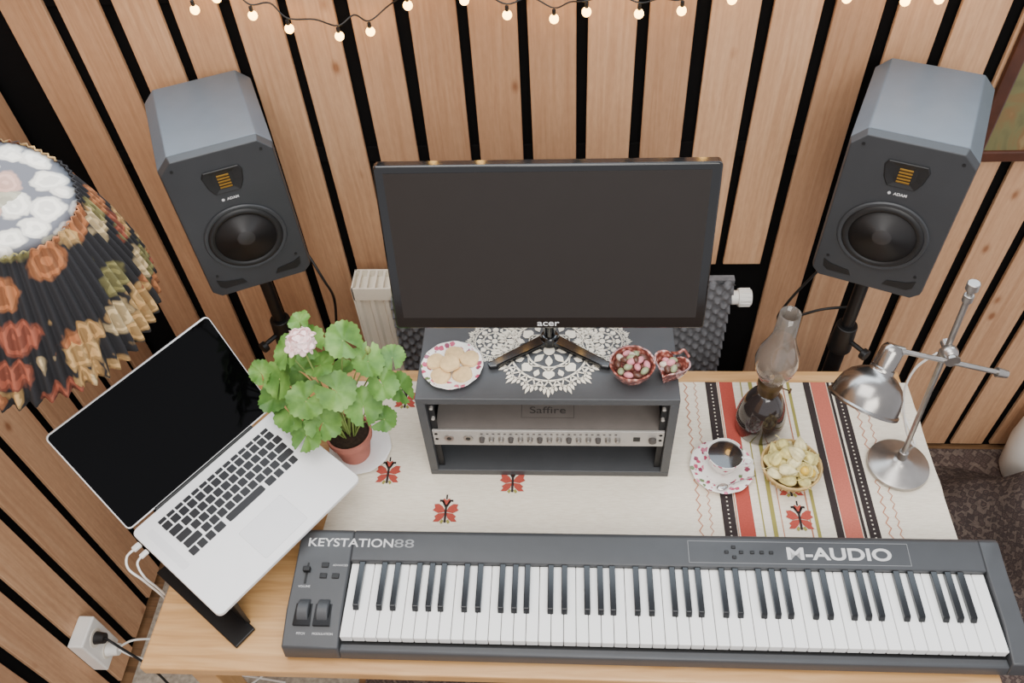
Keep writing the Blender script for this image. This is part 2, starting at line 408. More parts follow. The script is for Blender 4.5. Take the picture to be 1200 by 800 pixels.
# ---------------------------------------------------------------- table
tb=thing('desk','light oak desk covered with an embroidered cloth','desk',(0,.91,0))
bm=B(); prism(bm,[(-.820,-.365),(.782,-.365),(.774,.367),(-.793,.367)],'z',.71,.74); mk('desk_top',bm,'table',tb,bevel=.004)
bm=B(); bx(bm,-.74,.72,-.32,-.30,.62,.71); bx(bm,-.74,.72,.30,.32,.62,.71); mk('apron',bm,'table',tb,bevel=.002)
for sx,sy in ((-.74,-.32),(.70,-.32),(-.74,.30),(.70,.30)):
    bm=B(); bx(bm,sx-.02,sx+.03,sy-.02,sy+.03,.008 if sx>0 else .010,.71); mk('leg',bm,'table',tb,bevel=.003)
TZ=.742
bm=B(); x0,x1,y0,y1=-.515,.7845,.60,1.240
nx,ny=60,30
import random as rnd
g=[[bm.verts.new((x0+(x1-x0)*i/nx+(.004*math.sin(j*.5) if i==0 else 0),y0+(y1-y0)*j/ny,TZ+.0006*math.sin(i*.9+j*.35)*math.sin(j*.31))) for i in range(nx+1)] for j in range(ny+1)]
fl1=[bm.verts.new((x1+.004+.003*math.sin(j*.8),y0+(y1-y0)*j/ny,TZ-.010)) for j in range(ny+1)]
fl2=[bm.verts.new((x1+.006+.009*math.sin(j*.8),y0+(y1-y0)*j/ny,TZ-.14)) for j in range(ny+1)]
for j in range(ny):
    for i in range(nx): bm.faces.new((g[j][i],g[j][i+1],g[j+1][i+1],g[j+1][i]))
    bm.faces.new((g[j][nx],fl1[j],fl1[j+1],g[j+1][nx])); bm.faces.new((fl1[j],fl2[j],fl2[j+1],fl1[j+1]))
z=TZ+.0012
def strip(a,b,mi): flat(bm,[(a,y0),(b,y0),(b,y1),(a,y1)],z,mi)
def zig(x,amp,wid,per,mi):
    n=int((y1-y0)/per)
    for k in range(n):
        s=1 if k%2 else -1
        ya=y0+k*per; yb=ya+per
        flat(bm,[(x-s*amp-wid,ya),(x-s*amp+wid,ya),(x+s*amp+wid,yb),(x+s*amp-wid,yb)],z,mi)
def blocks(a,b,per,mi,zz=.0001,fill=.75):
    n=int((y1-y0)/per)
    for k in range(n):
        ya=y0+k*per; o=0
        flat(bm,[(a+o,ya),(b+o,ya),(b+o,ya+per*fill),(a+o,ya+per*fill)],z+zz,mi)
zig(.275,.004,.0013,.012,4); zig(.297,.003,.0009,.009,4)
strip(.322,.348,2); blocks(.3335,.3365,.010,0,.0001,.3)
strip(.354,.385,1); strip(.3495,.3515,4)
strip(.402,.405,3); strip(.421,.430,3); strip(.441,.443,4); strip(.509,.516,3); strip(.498,.501,4)
strip(.547,.562,2); strip(.564,.599,5)
strip(.601,.607,2); strip(.612,.635,2); blocks(.622,.625,.010,0,.0001,.3)
zig(.655,.004,.0013,.012,4); zig(.676,.003,.0011,.010,4)
def motif(cx,cy,s=1.0):
    def L(pts,mi): flat(bm,[(cx+a*s,cy+b*s) for a,b in pts],z+.0003,mi)
    for d in (-1,1):
        L([(d*.0005,.001),(d*.006,.012),(d*.014,.018),(d*.023,.017),(d*.021,.009),(d*.025,.004),(d*.014,-.002)],1)
        L([(d*.0005,-.001),(d*.014,-.003),(d*.021,-.009),(d*.018,-.013),(d*.023,-.020),(d*.012,-.020),(d*.004,-.012)],1)
        L([(d*.002,.010),(d*.009,.023),(d*.013,.022),(d*.013,.027),(d*.006,.027),(d*.001,.016)],2)
        L([(d*.006,-.015),(d*.010,-.021),(d*.006,-.025),(d*.002,-.018)],3)
    L([(0,.014),(.007,.022),(.006,.030),(0,.026),(-.006,.030),(-.007,.022)],1)
    L([(-.0022,-.022),(.0022,-.022),(.0022,.016),(-.0022,.016)],2)
    L([(-.0015,.028),(.0015,.028),(.0015,.038),(-.0015,.038)],2)
for p in ((-.397,.981),(-.383,1.185),(-.12,.962),(-.26,.887),(.479,.882),(.472,.960)): motif(p[0],p[1],1.12)
mk('tablecloth',bm,['cloth','red','blackyarn','olive','rust','orangered'],label='cream linen tablecloth with red flower motifs and woven stripes',category='tablecloth',recalc=False)
# ---------------------------------------------------------------- midi keyboard
KX0,KX1=-.536,.822
kb=thing('midi_keyboard','long dark grey 88-key electronic keyboard on the desk','keyboard',(.143,.69,.7435))
ox,oy,oz=.143,.69,.7435
bm=B()
sec=[(-.118,.0),(-.122,.012),(-.116,.046),(-.050,.062),(.050,.066),(.108,.072),(.117,.066),(.119,.0)]
prism(bm,[(a,b) for a,b in sec],'x',KX0-ox,-.4285-ox)
prism(bm,[(a,b) for a,b in sec],'x',.7855-ox,KX1-ox)
prism(bm,[(.050,.0),(.050,.066),(.108,.072),(.117,.066),(.119,0)],'x',-.4285-ox,.7855-ox)
prism(bm,[(-.118,0),(-.122,.012),(-.117,.034),(-.101,.034),(-.101,0)],'x',-.4285-ox,.7855-ox)
mk('case',bm,'kbcase',kb,bevel=.003,smooth=True)
bm=B(); bx(bm,-.4285-ox,.7855-ox,-.101,.050,.002,.030); mk('key_bed',bm,'kbdark',kb)
KP=(.783+.426)/52
bm=B(); bx(bm,0,KP-.0012,-.098,.0495,.036,.056)
wk=mk('white_key',bm,'ivory',kb,loc=(-.426-ox,0,0),bevel=.0015)
for i in range(1,52): dup(wk,loc=(-.426-ox+i*KP,0,0))
bm=B()
prism(bm,[(-.046,.056),(-.040,.0665),(.0495,.0665),(.0495,.052),(-.046,.052)],'x',-.0058,.0058)
bk=None
for i in range(51):
    if 'ABCDEFG'[i%7] in 'ACDFG':
        o_={'A':0,'C':-.0015,'D':.0015,'F':-.002,'G':0}['ABCDEFG'[i%7]]
        l=(-.426-ox+(i+1)*KP-.0006+o_,0,0)
        if bk is None: bk=mk('black_key',bm,'ebony',kb,loc=l,bevel=.0014)
        else: dup(bk,loc=l)
slope=math.atan2(.006,.058)
def pz(y): return .066+(y-.050)*.006/.058+.0003
text('KEYSTATION',.0240,'print',kb,(-.432-ox,.086,pz(.086)),(slope,0,0),bold=.0003,sx=1.22)
text('88',.0240,'printdim',kb,(-.3245-ox,.086,pz(.086)),(slope,0,0),sx=1.75)
text('M-AUDIO',.033,'print',kb,(.518-ox,.078,pz(.078)),(slope,0,0),bold=.0009,sx=1.40)
bm=B()
def rect_outline(x0,x1,y0,y1,w):
    for a,b_,c_,d_ in ((x0,x1,y0,y0+w),(x0,x1,y1-w,y1),(x0,x0+w,y0,y1),(x1-w,x1,y0,y1)):
        vs=[bm.verts.new((x,y,pz(y)+.0001)) for x,y in ((a,c_),(b_,c_),(b_,d_),(a,d_))]; bm.faces.new(vs)
rect_outline(.233-ox,.650-ox,.058,.102,.0009); mk('panel_outline',bm,'printdim',kb)
for x,y in ((.306,.080),(.320,.090),(.320,.070),(.334,.080),(.355,.080),(.373,.080),(.391,.080)):
    bm=B(); bx(bm,x-ox-.004,x-ox+.004,y-.003,y+.003,pz(y)-.001,pz(y)+.0022)
    mk('navigation_button',bm,'black',kb,bevel=.001)
def cz(y): 
    return .062+(y+.050)*.004/.1 if y>-.05 else .046+(y+.116)*.016/.066
bm=B(); bx(bm,-.512-ox,-.508-ox,.002,.045,cz(.02)-.002,cz(.02)+.0012); mk('slider_slot',bm,'kbdark',kb)
bm=B(); bx(bm,-.517-ox,-.503-ox,.024,.034,cz(.03),cz(.03)+.010); mk('slider_cap',bm,'black',kb,bevel=.0015)
for x,y in ((-.476,.040),(-.476,.018),(-.452,.018)):
    bm=B(); bx(bm,x-ox-.007,x-ox+.007,y-.005,y+.005,cz(y)-.001,cz(y)+.003); mk('function_button',bm,'black',kb,bevel=.001)
text('VOLUME',.006,'print',kb,(-.51-ox,-.004,cz(-.004)+.0004),(.04,0,0))
text('ADVANCED',.0055,'print',kb,(-.446-ox,.040,cz(.04)+.0006),(.04,0,0))
for x in (-.502,-.464):
    bm=B(); bx(bm,x-ox-.016,x-ox+.016,-.079,-.019,.040,cz(-.05)+.0005); mk('wheel_well',bm,'gloss',kb)
    bm=B(); cyl(bm,(x-ox-.011,-.049,.050),(x-ox+.011,-.049,.050),.024,seg=40); mk('wheel',bm,'kbcase',kb,bevel=.002,smooth=True)
text('PITCH',.006,'print',kb,(-.502-ox,-.092,cz(-.092)+.0008),(.24,0,0))
text('MODULATION',.006,'print',kb,(-.460-ox,-.092,cz(-.092)+.0008),(.24,0,0))
# ---------------------------------------------------------------- rack box
rk=thing('rack_box','dark grey open-fronted wooden equipment box on the desk','equipment rack',(-.042,.98,.7435))
W2=.258; h=.277; dp=.205
bm=B()
bx(bm,-W2,W2,0,dp,h-.018,h); bx(bm,-W2,W2,0,dp,0,.018); bx(bm,-W2,-W2+.018,0,dp,.018,h-.018); bx(bm,W2-.018,W2,0,dp,.018,h-.018)
mk('box_shell',bm,'charcoal',rk,bevel=.0015)
bm=B(); bx(bm,-W2+.018,W2-.018,dp-.008,dp,.018,h-.018); mk('back_panel',bm,'rackin',rk)
for s in (-1,1):
    bm=B(); bx(bm,s*(W2-.025)-.006,s*(W2-.025)+.006,.012,.016,.02,h-.02); mk('rack_rail',bm,'rackin',rk)
    for zz in (.130,.148,.20,.235):
        bm=B(); cyl(bm,(s*(W2-.027),.012,zz),(s*(W2-.027),.006,zz),.0036,seg=16); mk('screw',bm,'face',rk)
rkz=.7435+.113
dv=thing('audio_interface','silver rack-mounted audio interface with a row of knobs','audio interface',(-.042,.986,rkz-.0))
bm=B(); bx(bm,-.232,.232,.006,.190,-.0,.044); mk('case',bm,'device',dv,bevel=.001)
bm=B(); bx(bm,-.2385,.2385,0,.0055,-.005,.047); mk('faceplate',bm,'face',dv,bevel=.001)
for i in range(2):
    bm=B(); cyl(bm,(-.205+i*.04,0,.021),(-.205+i*.04,-.002,.021),.010,seg=20); cyl(bm,(-.205+i*.04,-.0021,.021),(-.205+i*.04,-.0026,.021),.005,seg=16,mi=1); mk('input_jack',bm,['satin','black'],dv)
for i in range(15):
    x=-.136+i*.0200
    bm=B(); cyl(bm,(x,0,.021),(x,-.010,.021),.0062,.0050,seg=20); mk('knob',bm,'satin' if i%3 else 'printdark',dv,bevel=.0008)
for i in range(24):
    bm=B(); box(bm,(-.136+i*.012,-.0004,.037),(.005,.001,.0024)); mk('indicator_light',bm,'printdark',dv)
bm=B(); bx(bm,.176,.190,-.001,0,.014,.028); mk('power_switch',bm,'black',dv)
bm=B(); cyl(bm,(.215,0,.021),(.215,-.008,.021),.008,seg=24); mk('volume_knob',bm,'printdark',dv,bevel=.001)
text('Saffire',.024,'printdark',dv,(0,.055,.0444),(0,0,0),sx=1.3)
bm=B()
for a in ((-.055,.055,.036,.037),(-.055,.055,.0725,.0735),(-.055,-.054,.036,.0735),(.054,.055,.036,.0735)): flat(bm,[(a[0],a[2]),(a[1],a[2]),(a[1],a[3]),(a[0],a[3])],.0444)
mk('logo_outline',bm,'printdark',dv)
# ---------------------------------------------------------------- monitor
RT=.7435+.277
mn=thing('computer_monitor','glossy black widescreen monitor, switched off, on a splayed stand','monitor',(-.037,1.10,RT+.0022))
tilt=-rad(11.3)
pe_loc=(0,-.040,1.1414-(RT+.0022))
bm=B(); prism(bm,rrect(-.289,.289,0,.338,.008),'y',-.004,.018); mk('screen_frame',bm,'gloss',mn,loc=pe_loc,rot=(tilt,0,0),bevel=.003,smooth=True)
bm=B(); prism(bm,rrect(-.25,.25,.02,.32,.03),'y',.018,.045); mk('rear_shell',bm,'gloss',mn,loc=pe_loc,rot=(tilt,0,0),bevel=.012,smooth=True)
bm=B(); bx(bm,-.272,.272,-.0046,-.0035,.026,.325); mk('screen',bm,'screen',mn,loc=pe_loc,rot=(tilt,0,0))
Rm=Matrix.Translation(pe_loc)@Matrix.Rotation(tilt,4,'X')
l=Rm@Vector((0,-.0047,.013)); text('acer',.019,'print',mn,l,(rad(90)+tilt,0,0),sx=1.25,bold=.0002)
bm=B(); tube(bm,[(0,.03,.012),(0,.022,.06),(0,.0,.15)],.012,12); mk('neck',bm,'gloss',mn,smooth=True)
bm=B()
for s in (-1,1):
    prism(bm,[(s*.000,.050),(s*.018,.036),(s*.124,-.038),(s*.119,-.049),(s*.104,-.047),(s*.0,.016)],'z',0,.011)
cyl(bm,(0,.03,0),(0,.03,.02),.024,.016,seg=24)
mk('foot',bm,'gloss',mn,bevel=.003)
# ---------------------------------------------------------------- doilies
def doily(cx,cy,R,z,npet,label):
    bm=B()
    def ring(rf,wd,n=160):
        for i in range(n):
            a0=2*pi*i/n;a1=2*pi*(i+1)/n
            r0=rf(a0);r1=rf(a1)
            flat(bm,[((r0-wd)*math.cos(a0),(r0-wd)*math.sin(a0)),((r0+wd)*math.cos(a0),(r0+wd)*math.sin(a0)),((r1+wd)*math.cos(a1),(r1+wd)*math.sin(a1)),((r1-wd)*math.cos(a1),(r1-wd)*math.sin(a1))],0)
    def leafp(a,r0,r1,wd,mi=0):
        u=Vector((math.cos(a),math.sin(a)));v_=Vector((-u.y,u.x))
        pts=[u*r0,u*(r0*.6+r1*.4)+v_*wd,u*(r0*.35+r1*.65)+v_*wd,u*r1,u*(r0*.35+r1*.65)-v_*wd,u*(r0*.6+r1*.4)-v_*wd]
        flat(bm,[(p.x,p.y) for p in pts],0)
    def seg(p,q,wd):
        p=Vector(p);q=Vector(q);d=(q-p).normalized();v_=Vector((-d.y,d.x))*wd
        flat(bm,[tuple(p-v_),tuple(p+v_),tuple(q+v_),tuple(q-v_)],0)
    flat(bm,[(R*.10*math.cos(2*pi*i/24),R*.10*math.sin(2*pi*i/24)) for i in range(24)],0)
    for i in range(npet):
        a=2*pi*i/npet
        leafp(a,R*.12,R*.36,R*.06)
        leafp(a,R*.40,R*.64,R*.10)
        leafp(a+pi/npet,R*.46,R*.62,R*.05)
    ring(lambda a:R*.38,R*.016); ring(lambda a:R*.67,R*.018)
    ring(lambda a:R*(.42+.03*math.cos(a*npet)),R*.010)
    ring(lambda a:R*(.80+.035*math.cos(a*npet*2)),R*.018)
    n=npet*4
    for i in range(n):
        a=2*pi*i/n; b_=2*pi*(i+.5)/n;c_=2*pi*(i+1)/n
        seg((R*.67*math.cos(a),R*.67*math.sin(a)),(R*.80*math.cos(b_),R*.80*math.sin(b_)),R*.011)
        seg((R*.67*math.cos(c_),R*.67*math.sin(c_)),(R*.80*math.cos(b_),R*.80*math.sin(b_)),R*.011)
    for i in range(npet*2):
        a=2*pi*i/(npet*2)
        for k in range(-2,3):
            leafp(a+k*pi/(npet*2)*.38,R*.80,R*(1.02-.06*abs(k)),R*.026)
    o=mk('lace_doily',bm,'lace',loc=(cx,cy,z),label=label,category='doily',recalc=False)
    s=o.modifiers.new('s','SOLIDIFY'); s.thickness=.0008; s.offset=1
    return o
doily(-.038,1.103,.117,RT+.0012,8,'round cream crocheted lace doily under the monitor foot')
doily(-.150,1.128,.060,RT+.0002,8,'small cream crocheted lace doily on the equipment box')
doily(.070,1.128,.060,RT+.0002,8,'small cream crocheted lace doily on the equipment box')
# ---------------------------------------------------------------- plate + cookies
def plate(name,label,loc,R,mat,hh=.012):
    bm=B(); lathe(bm,[(0.001,0.0),(R*.55,0.0),(R*.58,.002),(R*.98,hh-.002),(R,hh),(R*.97,hh+.0008),(R*.60,.0045),(0.001,.004)],64,rfun=lambda a,z:1+(.012*math.cos(a*12) if z>.008 else 0))
    return mk(name,bm,mat,loc=loc,smooth=True,label=label,category='plate')
plate('plate','floral-rimmed porcelain plate holding cookies',(-.231,1.057,RT+.0003),.062,'floral')
def cookie_mesh(s):
    bm=B(); lathe(bm,[(.001,0),(.017,0),(.0205,.003),(.019,.0075),(.013,.010),(.001,.0108)],28,rfun=lambda a,z:1+.04*math.sin(3*a+s)+.025*math.sin(5*a+2*s)); return bm
for i,(x,y,z_,rx,ry) in enumerate(((-.252,1.030,.005,0,.0),(-.208,1.034,.005,0,0),(-.264,1.067,.005,0,.05),(-.229,1.086,.005,0,0),(-.197,1.074,.0055,0,0),(-.234,1.054,.0165,.1,.06))):
    mk('cookie',cookie_mesh(i),'cookie',loc=(x,y,RT+z_),rot=(rx,ry,i),smooth=True,label='round pale golden shortbread cookie on the plate',category='cookie',group='cookies on the plate')
# ---------------------------------------------------------------- candy bowl and heart dish
bw=thing('candy_bowl','pink patterned cut-glass bowl filled with small egg sweets','bowl',(.124,1.035,RT+.0003))
bm=B(); lathe(bm,[(.001,0),(.020,0),(.022,.004),(.034,.018),(.041,.034),(.0435,.046),(.040,.046),(.038,.034),(.030,.018),(.001,.008)],40,rfun=lambda a,z:1+(.03*abs(math.sin(a*6)) if z>.03 else 0)); mk('bowl_body',bm,'pinkglass',bw,smooth=True)
rnd.seed(3)
CM=('candy_pink','candy_brown','candy_green','candy_pink','candy_cream','candy_brown','candy_green')
CL={'candy_pink':'pink sugar-coated egg sweet in the ','candy_brown':'brown chocolate egg sweet in the ','candy_cream':'speckled cream egg sweet in the ','candy_green':'pale green egg sweet in the '}
def egg(l,i,ttl):
    mt=CM[i%7]
    bm=B(); sph(bm,(0,0,0),(.0098,.0066,.0066),14)
    mk('candy_egg',bm,mt,loc=l,rot=(rnd.uniform(0,3),rnd.uniform(-.5,.5),rnd.uniform(0,3)),smooth='all',label=CL[mt]+ttl,category='candy',group='egg sweets in the '+ttl)
for i in range(18):
    ring_=0 if i<10 else (1 if i<15 else 2); 
    r_=(.028,.015,.005)[ring_]; a=(i*2*pi/10,i*2*pi/5+.3,i*2*pi/3)[ring_]
    egg((.124+r_*math.cos(a),1.035+r_*math.sin(a),RT+(.040,.047,.056)[ring_]+rnd.uniform(-.001,.002)),i,'glass bowl')
def heart(a):
    x=.98*math.sin(a)**3; y=(13*math.cos(a)-5*math.cos(2*a)-2*math.cos(3*a)-math.cos(4*a))/15
    return x*1.05,y
hx0,hy0=.198,1.040
ht=thing('heart_dish','small heart-shaped red patterned glass dish with sweets','dish',(hx0,hy0,RT+.0005),(0,0,rad(-28)))
bm=B(); lathe(bm,[(.001,0),(.020,0),(.024,.006),(.030,.020),(.034,.032),(.0355,.036),(.032,.036),(.028,.022),(.022,.010),(.001,.008)],60,xyfun=heart); mk('dish_body',bm,'pinkglass',ht,smooth=True)
bm=B(); tube(bm,[(-.010,.028,.034),(.004,.024,.046),(.012,.034,.048),(.024,.032,.036)],.0032,8); mk('handle_ornament',bm,'pinkglass',ht,smooth='all')
for i in range(7):
    a=2*pi*i/6; r_=.012 if i<6 else .0
    egg((hx0+r_*math.cos(a),hy0+.002+r_*math.sin(a),RT+(.030 if i<6 else .038)+(i%2)*.002),i+1,'heart dish')
# ---------------------------------------------------------------- cup and saucer
plate('saucer','pink floral porcelain saucer under a coffee cup',(.332,1.0,TZ+.0016),.068,'floral',.013)
cu=thing('coffee_cup','floral porcelain coffee cup with dark coffee on a saucer','cup',(.334,1.003,TZ+.0066))
bm=B(); lathe(bm,[(.001,0),(.019,0),(.020,.003),(.028,.014),(.035,.034),(.0385,.054),(.0372,.054),(.0335,.034),(.026,.015),(.001,.006)],48); mk('cup_body',bm,'floralcup',cu,smooth=True)
bm=B(); tube(bm,[(.034,-.006,.046),(.050,-.010,.050),(.056,-.012,.036),(.046,-.010,.022),(.030,-.006,.018)],.0028,8); mk('handle',bm,'porcelain',cu,smooth=True)
bm=B(); lathe(bm,[(.001,.0475),(.0355,.0475),(.0360,.0480),(.001,.0480)],40); mk('coffee',bm,'coffee',cu,smooth=True)
sp=thing('teaspoon','small silver teaspoon resting on the saucer','spoon',(.350,.955,TZ+.0150),(0,0,rad(20)))
bm=B(); sph(bm,(-.025,0,.0028),(.013,.008,.0025),16); mk('spoon_bowl',bm,'chrome',sp,smooth='all')
bm=B(); tube(bm,[(-.013,0,.003),(.01,0,.004),(.05,0,.006)],.0014,8); mk('handle',bm,'chrome',sp,smooth='all')
# ---------------------------------------------------------------- basket with physalis
bk_=thing('basket','small golden wicker bowl filled with dried physalis','basket',(.470,.985,TZ+.0016))
bm=B()
for k in range(10):
    r_=.034+.026*(k/9)**.6; zz=.004+k*.0046
    pts=[(r_*math.cos(a*2*pi/24),r_*math.sin(a*2*pi/24),zz) for a in range(25)]
    tube(bm,pts,.0024,6,1,sm=False)
for k in range(28):
    a=2*pi*k/28; tube(bm,[(.033*math.cos(a),.033*math.sin(a),.003),(.051*math.cos(a),.051*math.sin(a),.018),(.061*math.cos(a),.061*math.sin(a),.046)],.0018,5,4)
lathe(bm,[(.001,0.0),(.034,0.0),(.034,.003),(.001,.003)],24)
mk('wicker_body',bm,'wicker',bk_,smooth=True)
bm=B()
tube(bm,[(.061*math.cos(a*2*pi/40),.061*math.sin(a*2*pi/40),.047+.0012*(a%2)) for a in range(41)],.0026,6,1,sm=False)
mk('braided_rim',bm,'wicker',bk_,smooth=True)
def husk_bm(open_,s):
    """papery lantern, centred on its middle, five soft ribs and a crumpled point"""
    bm=B(); prof=[(.001,-.016),(.006,-.0155),(.0105,-.012),(.0125,-.006),(.0122,.001),(.0098,.008),(.0062,.014),(.0030,.018),(.0004,.022)]
    if open_: prof=[(.001,-.016),(.006,-.0155),(.0110,-.011),(.0140,-.004),(.0165,.003),(.0150,.001),(.0125,-.004),(.009,-.009)]
    lathe(bm,prof,36,rfun=lambda a,z:1+.10*math.cos(5*a+s)+.05*math.sin(3*a+s*2)+.03*math.sin(11*a+z*200+s))
    tube(bm,[(0,0,-.016),(.001,0,-.022),(.005,0,-.028)],.0008,5,mi=0)
    if open_: sph(bm,(0,0,.0005),.0090,16,mi=1)
    return bm
rnd.seed(12); k=0
LAY=((9,.044,.050),(6,.026,.056),(1,.0,.060),(6,.034,.070),(3,.014,.078),(1,.004,.092))
for (n,r_,zz) in LAY:
    for i in range(n):
        a=2*pi*i/n+zz*60; op=(k in (4,17,23))
        if op: rot=(rnd.uniform(-.4,.4),rnd.uniform(-.4,.4),0)
        else: rot=(rnd.uniform(.9,2.1)*rnd.choice((-1,1)),rnd.uniform(-.6,.6),rnd.uniform(0,6.28))
        mk('physalis',husk_bm(op,k*1.7),['huskpale' if k%3==1 else 'husk','berry'],loc=(.470+r_*math.cos(a)+rnd.uniform(-.002,.002),.985+r_*math.sin(a)+rnd.uniform(-.002,.002),TZ+zz+rnd.uniform(-.002,.002)),rot=rot,smooth='all',
          label='papery yellow physalis husk with golden berry showing' if op else 'closed papery yellow-green physalis husk in the basket',category='physalis',group='physalis fruits in the basket'); k+=1
# ---------------------------------------------------------------- oil lamp
ol=thing('oil_lamp','antique oil lamp with smoked glass base and glass chimney','oil lamp',(.425,1.112,TZ+.0016))
bm=B(); lathe(bm,[(.001,0),(.046,0),(.050,.006),(.053,.045),(.050,.066),(.044,.090),(.034,.114),(.024,.126),(.019,.132),(.001,.133)],40,rfun=lambda a,z:1+.02*abs(math.cos(4*a))*(1 if z<.12 else 0)); mk('glass_base',bm,'glassdark',ol,smooth='all')
bm=B(); lathe(bm,[(.001,.132),(.021,.132),(.023,.138),(.021,.150),(.026,.158),(.026,.172),(.022,.177),(.001,.177)],32); cyl(bm,(.02,0,.148),(.040,-.01,.148),.0015,seg=8); cyl(bm,(.040,-.01,.148),(.043,-.012,.148),.006,seg=16)
mk('burner',bm,'brassdark',ol,smooth=True)
bm=B(); lathe(bm,[(.0235,.172),(.027,.182),(.040,.212),(.0440,.236),(.040,.262),(.029,.290),(.0225,.315),(.0205,.378),(.0190,.378),(.0205,.315),(.0270,.290),(.038,.262),(.0420,.236),(.038,.212),(.025,.182),(.0215,.172)],40); mk('glass_chimney',bm,'chimney',ol,smooth='all')
bm=B(); lathe(bm,[(.001,.177),(.0045,.177),(.0045,.184),(.001,.185)],16); mk('wick',bm,'wickcotton',ol,smooth='all')
# ---------------------------------------------------------------- desk lamp
dl=thing('desk_lamp','brushed silver swing-arm desk lamp with bell shade','desk lamp',(.706,1.012,TZ+.0016))
bm=B(); lathe(bm,[(.001,0),(.062,0),(.064,.004),(.063,.011),(.055,.016),(.030,.022),(.018,.030),(.013,.034),(.001,.035)],48); mk('base',bm,'satin',dl,smooth=True)
def q(x,y,z_): return (x-.706,y-1.012,z_-(TZ+.0016))
m0=q(.706,1.012,.775); m1=q(.692,1.046,1.270)
bm=B(); cyl(bm,m0,m1,.0055,seg=16)
mk('mast',bm,'satin',dl,smooth=True)
d_=(Vector(m1)-Vector(m0))
for t,r_,L_ in ((.02,.010,.03),(.64,.012,.02),(.93,.009,.016),(.985,.011,.016)):
    bm=B(); c=Vector(m0)+d_*t; cyl(bm,c-d_.normalized()*L_/2,c+d_.normalized()*L_/2,r_,seg=20)
    mk('mast_collar',bm,'satin',dl,bevel=.0015,smooth=True)
jc=Vector(m0)+d_*.68
aL=Vector(q(.590,1.018,1.128)); aR=Vector(q(.800,.995,1.084))
bm=B(); cyl(bm,aL,aR,.0050,seg=16); cyl(bm,aR-(aR-aL).normalized()*.02,aR,.0095,.0075,seg=16)
cyl(bm,aL,aL+(aR-aL).normalized()*.02,.009,seg=16)
mk('arm',bm,'satin',dl,smooth=True)
bm=B(); sph(bm,jc+Vector((0,-.012,0)),.016,16); cyl(bm,jc+Vector((.0,-.03,.0)),jc+Vector((0,.015,0)),.009,seg=16); cyl(bm,jc+Vector((0,-.034,0)),jc+Vector((0,-.030,0)),.014,seg=8)
mk('clamp_joint',bm,'satin',dl,smooth=True)
ax0=Vector(q(.590,1.018,1.120)); ax1=Vector(q(.548,.962,1.030))
dd=(ax1-ax0).normalized(); qq=Vector((0,0,-1)).rotation_difference(dd)
ms=Matrix.Translation(ax0)@qq.to_matrix().to_4x4()
bm=B(); lathe(bm,[(.001,.014),(.014,.014),(.019,.008),(.0205,.002),(.0205,-.030),(.0225,-.032),(.0225,-.037),(.024,-.040),(.036,-.046),(.049,-.057),(.058,-.072),(.0625,-.090),(.064,-.104),(.0675,-.107),(.0675,-.111),(.0630,-.109),(.060,-.090),(.056,-.073),(.047,-.060),(.023,-.046),(.001,-.045)],48,mat=ms); mk('lamp_shade',bm,'shademetal',dl,smooth=True)
bm=B(); sph(bm,ms@Vector((0,0,-.070)),.022,16); mk('light_bulb',bm,'white',dl,smooth='all')
bm=B(); tube(bm,[jc+Vector((-.005,.012,-.03)),jc+Vector((-.02,.03,-.10)),jc+Vector((-.01,.04,-.20)),(.015,.05,.06),(.045,.045,.010),(.052,.075,.003),(.045,.15,.003),(.045,.21,.003)],.0024,8); mk('power_cord',bm,'white',dl,smooth='all')
# ---------------------------------------------------------------- laptop
LP=(-.744,.908,.880); ly=rad(54); lpit=rad(8)
ls=thing('laptop_stand','black metal wedge stand holding the laptop on the desk','laptop stand',(LP[0],LP[1],.7405),(0,0,ly))
hz=LP[2]-.7405-.0135
tn=math.tan(lpit)
for s,yf in ((-.150,-.255),(.06,-.19)):
    bm=B(); prism(bm,[(yf,.0),(yf,max(.01,hz+yf*tn)),(-.01,hz-.01*tn-.0005),(-.03,.0)],'x',s-.004,s+.004); mk('side_rail',bm,'blackmetal',ls,bevel=.001)
bm=B(); bx(bm,-.198,-.150,-.275,-.02,0,.008); mk('foot_plate',bm,'blackmetal',ls,bevel=.002)
bm=B()
prism(bm,[(-.20,hz-.20*tn-.006),(-.20,hz-.20*tn-.001),(-.03,hz-.03*tn-.001),(-.03,hz-.03*tn-.006)],'x',-.15,.06); mk('tray',bm,'blackmetal',ls)
lp=thing('laptop','open silver laptop with black keys and a dark screen','laptop',LP,(lpit,0,ly))
lp.scale=(1.035,1.035,1.035)
bm=B(); prism(bm,rrect(-.1795,.1795,-.250,-.001,.012),'z',-.0115,0); mk('laptop_base',bm,'silver',lp,bevel=.0015,smooth=True)
bm=B(); prism(bm,rrect(-.137,.137,-.137,-.020,.005),'z',-.0008,.0003); mk('keyboard_well',bm,'silver',lp)
kk=B(); prism(kk,rrect(-.0080,.0080,-.0078,.0078,.0015,2),'z',0.0003,.0016)
key0=mk('laptop_key',kk,'key_black',lp,loc=(-.127,-.048,0))
def keyat(x,y,sx,sy): 
    return dup(key0,loc=(x,y,0),scale=(sx,sy,1))
first=True
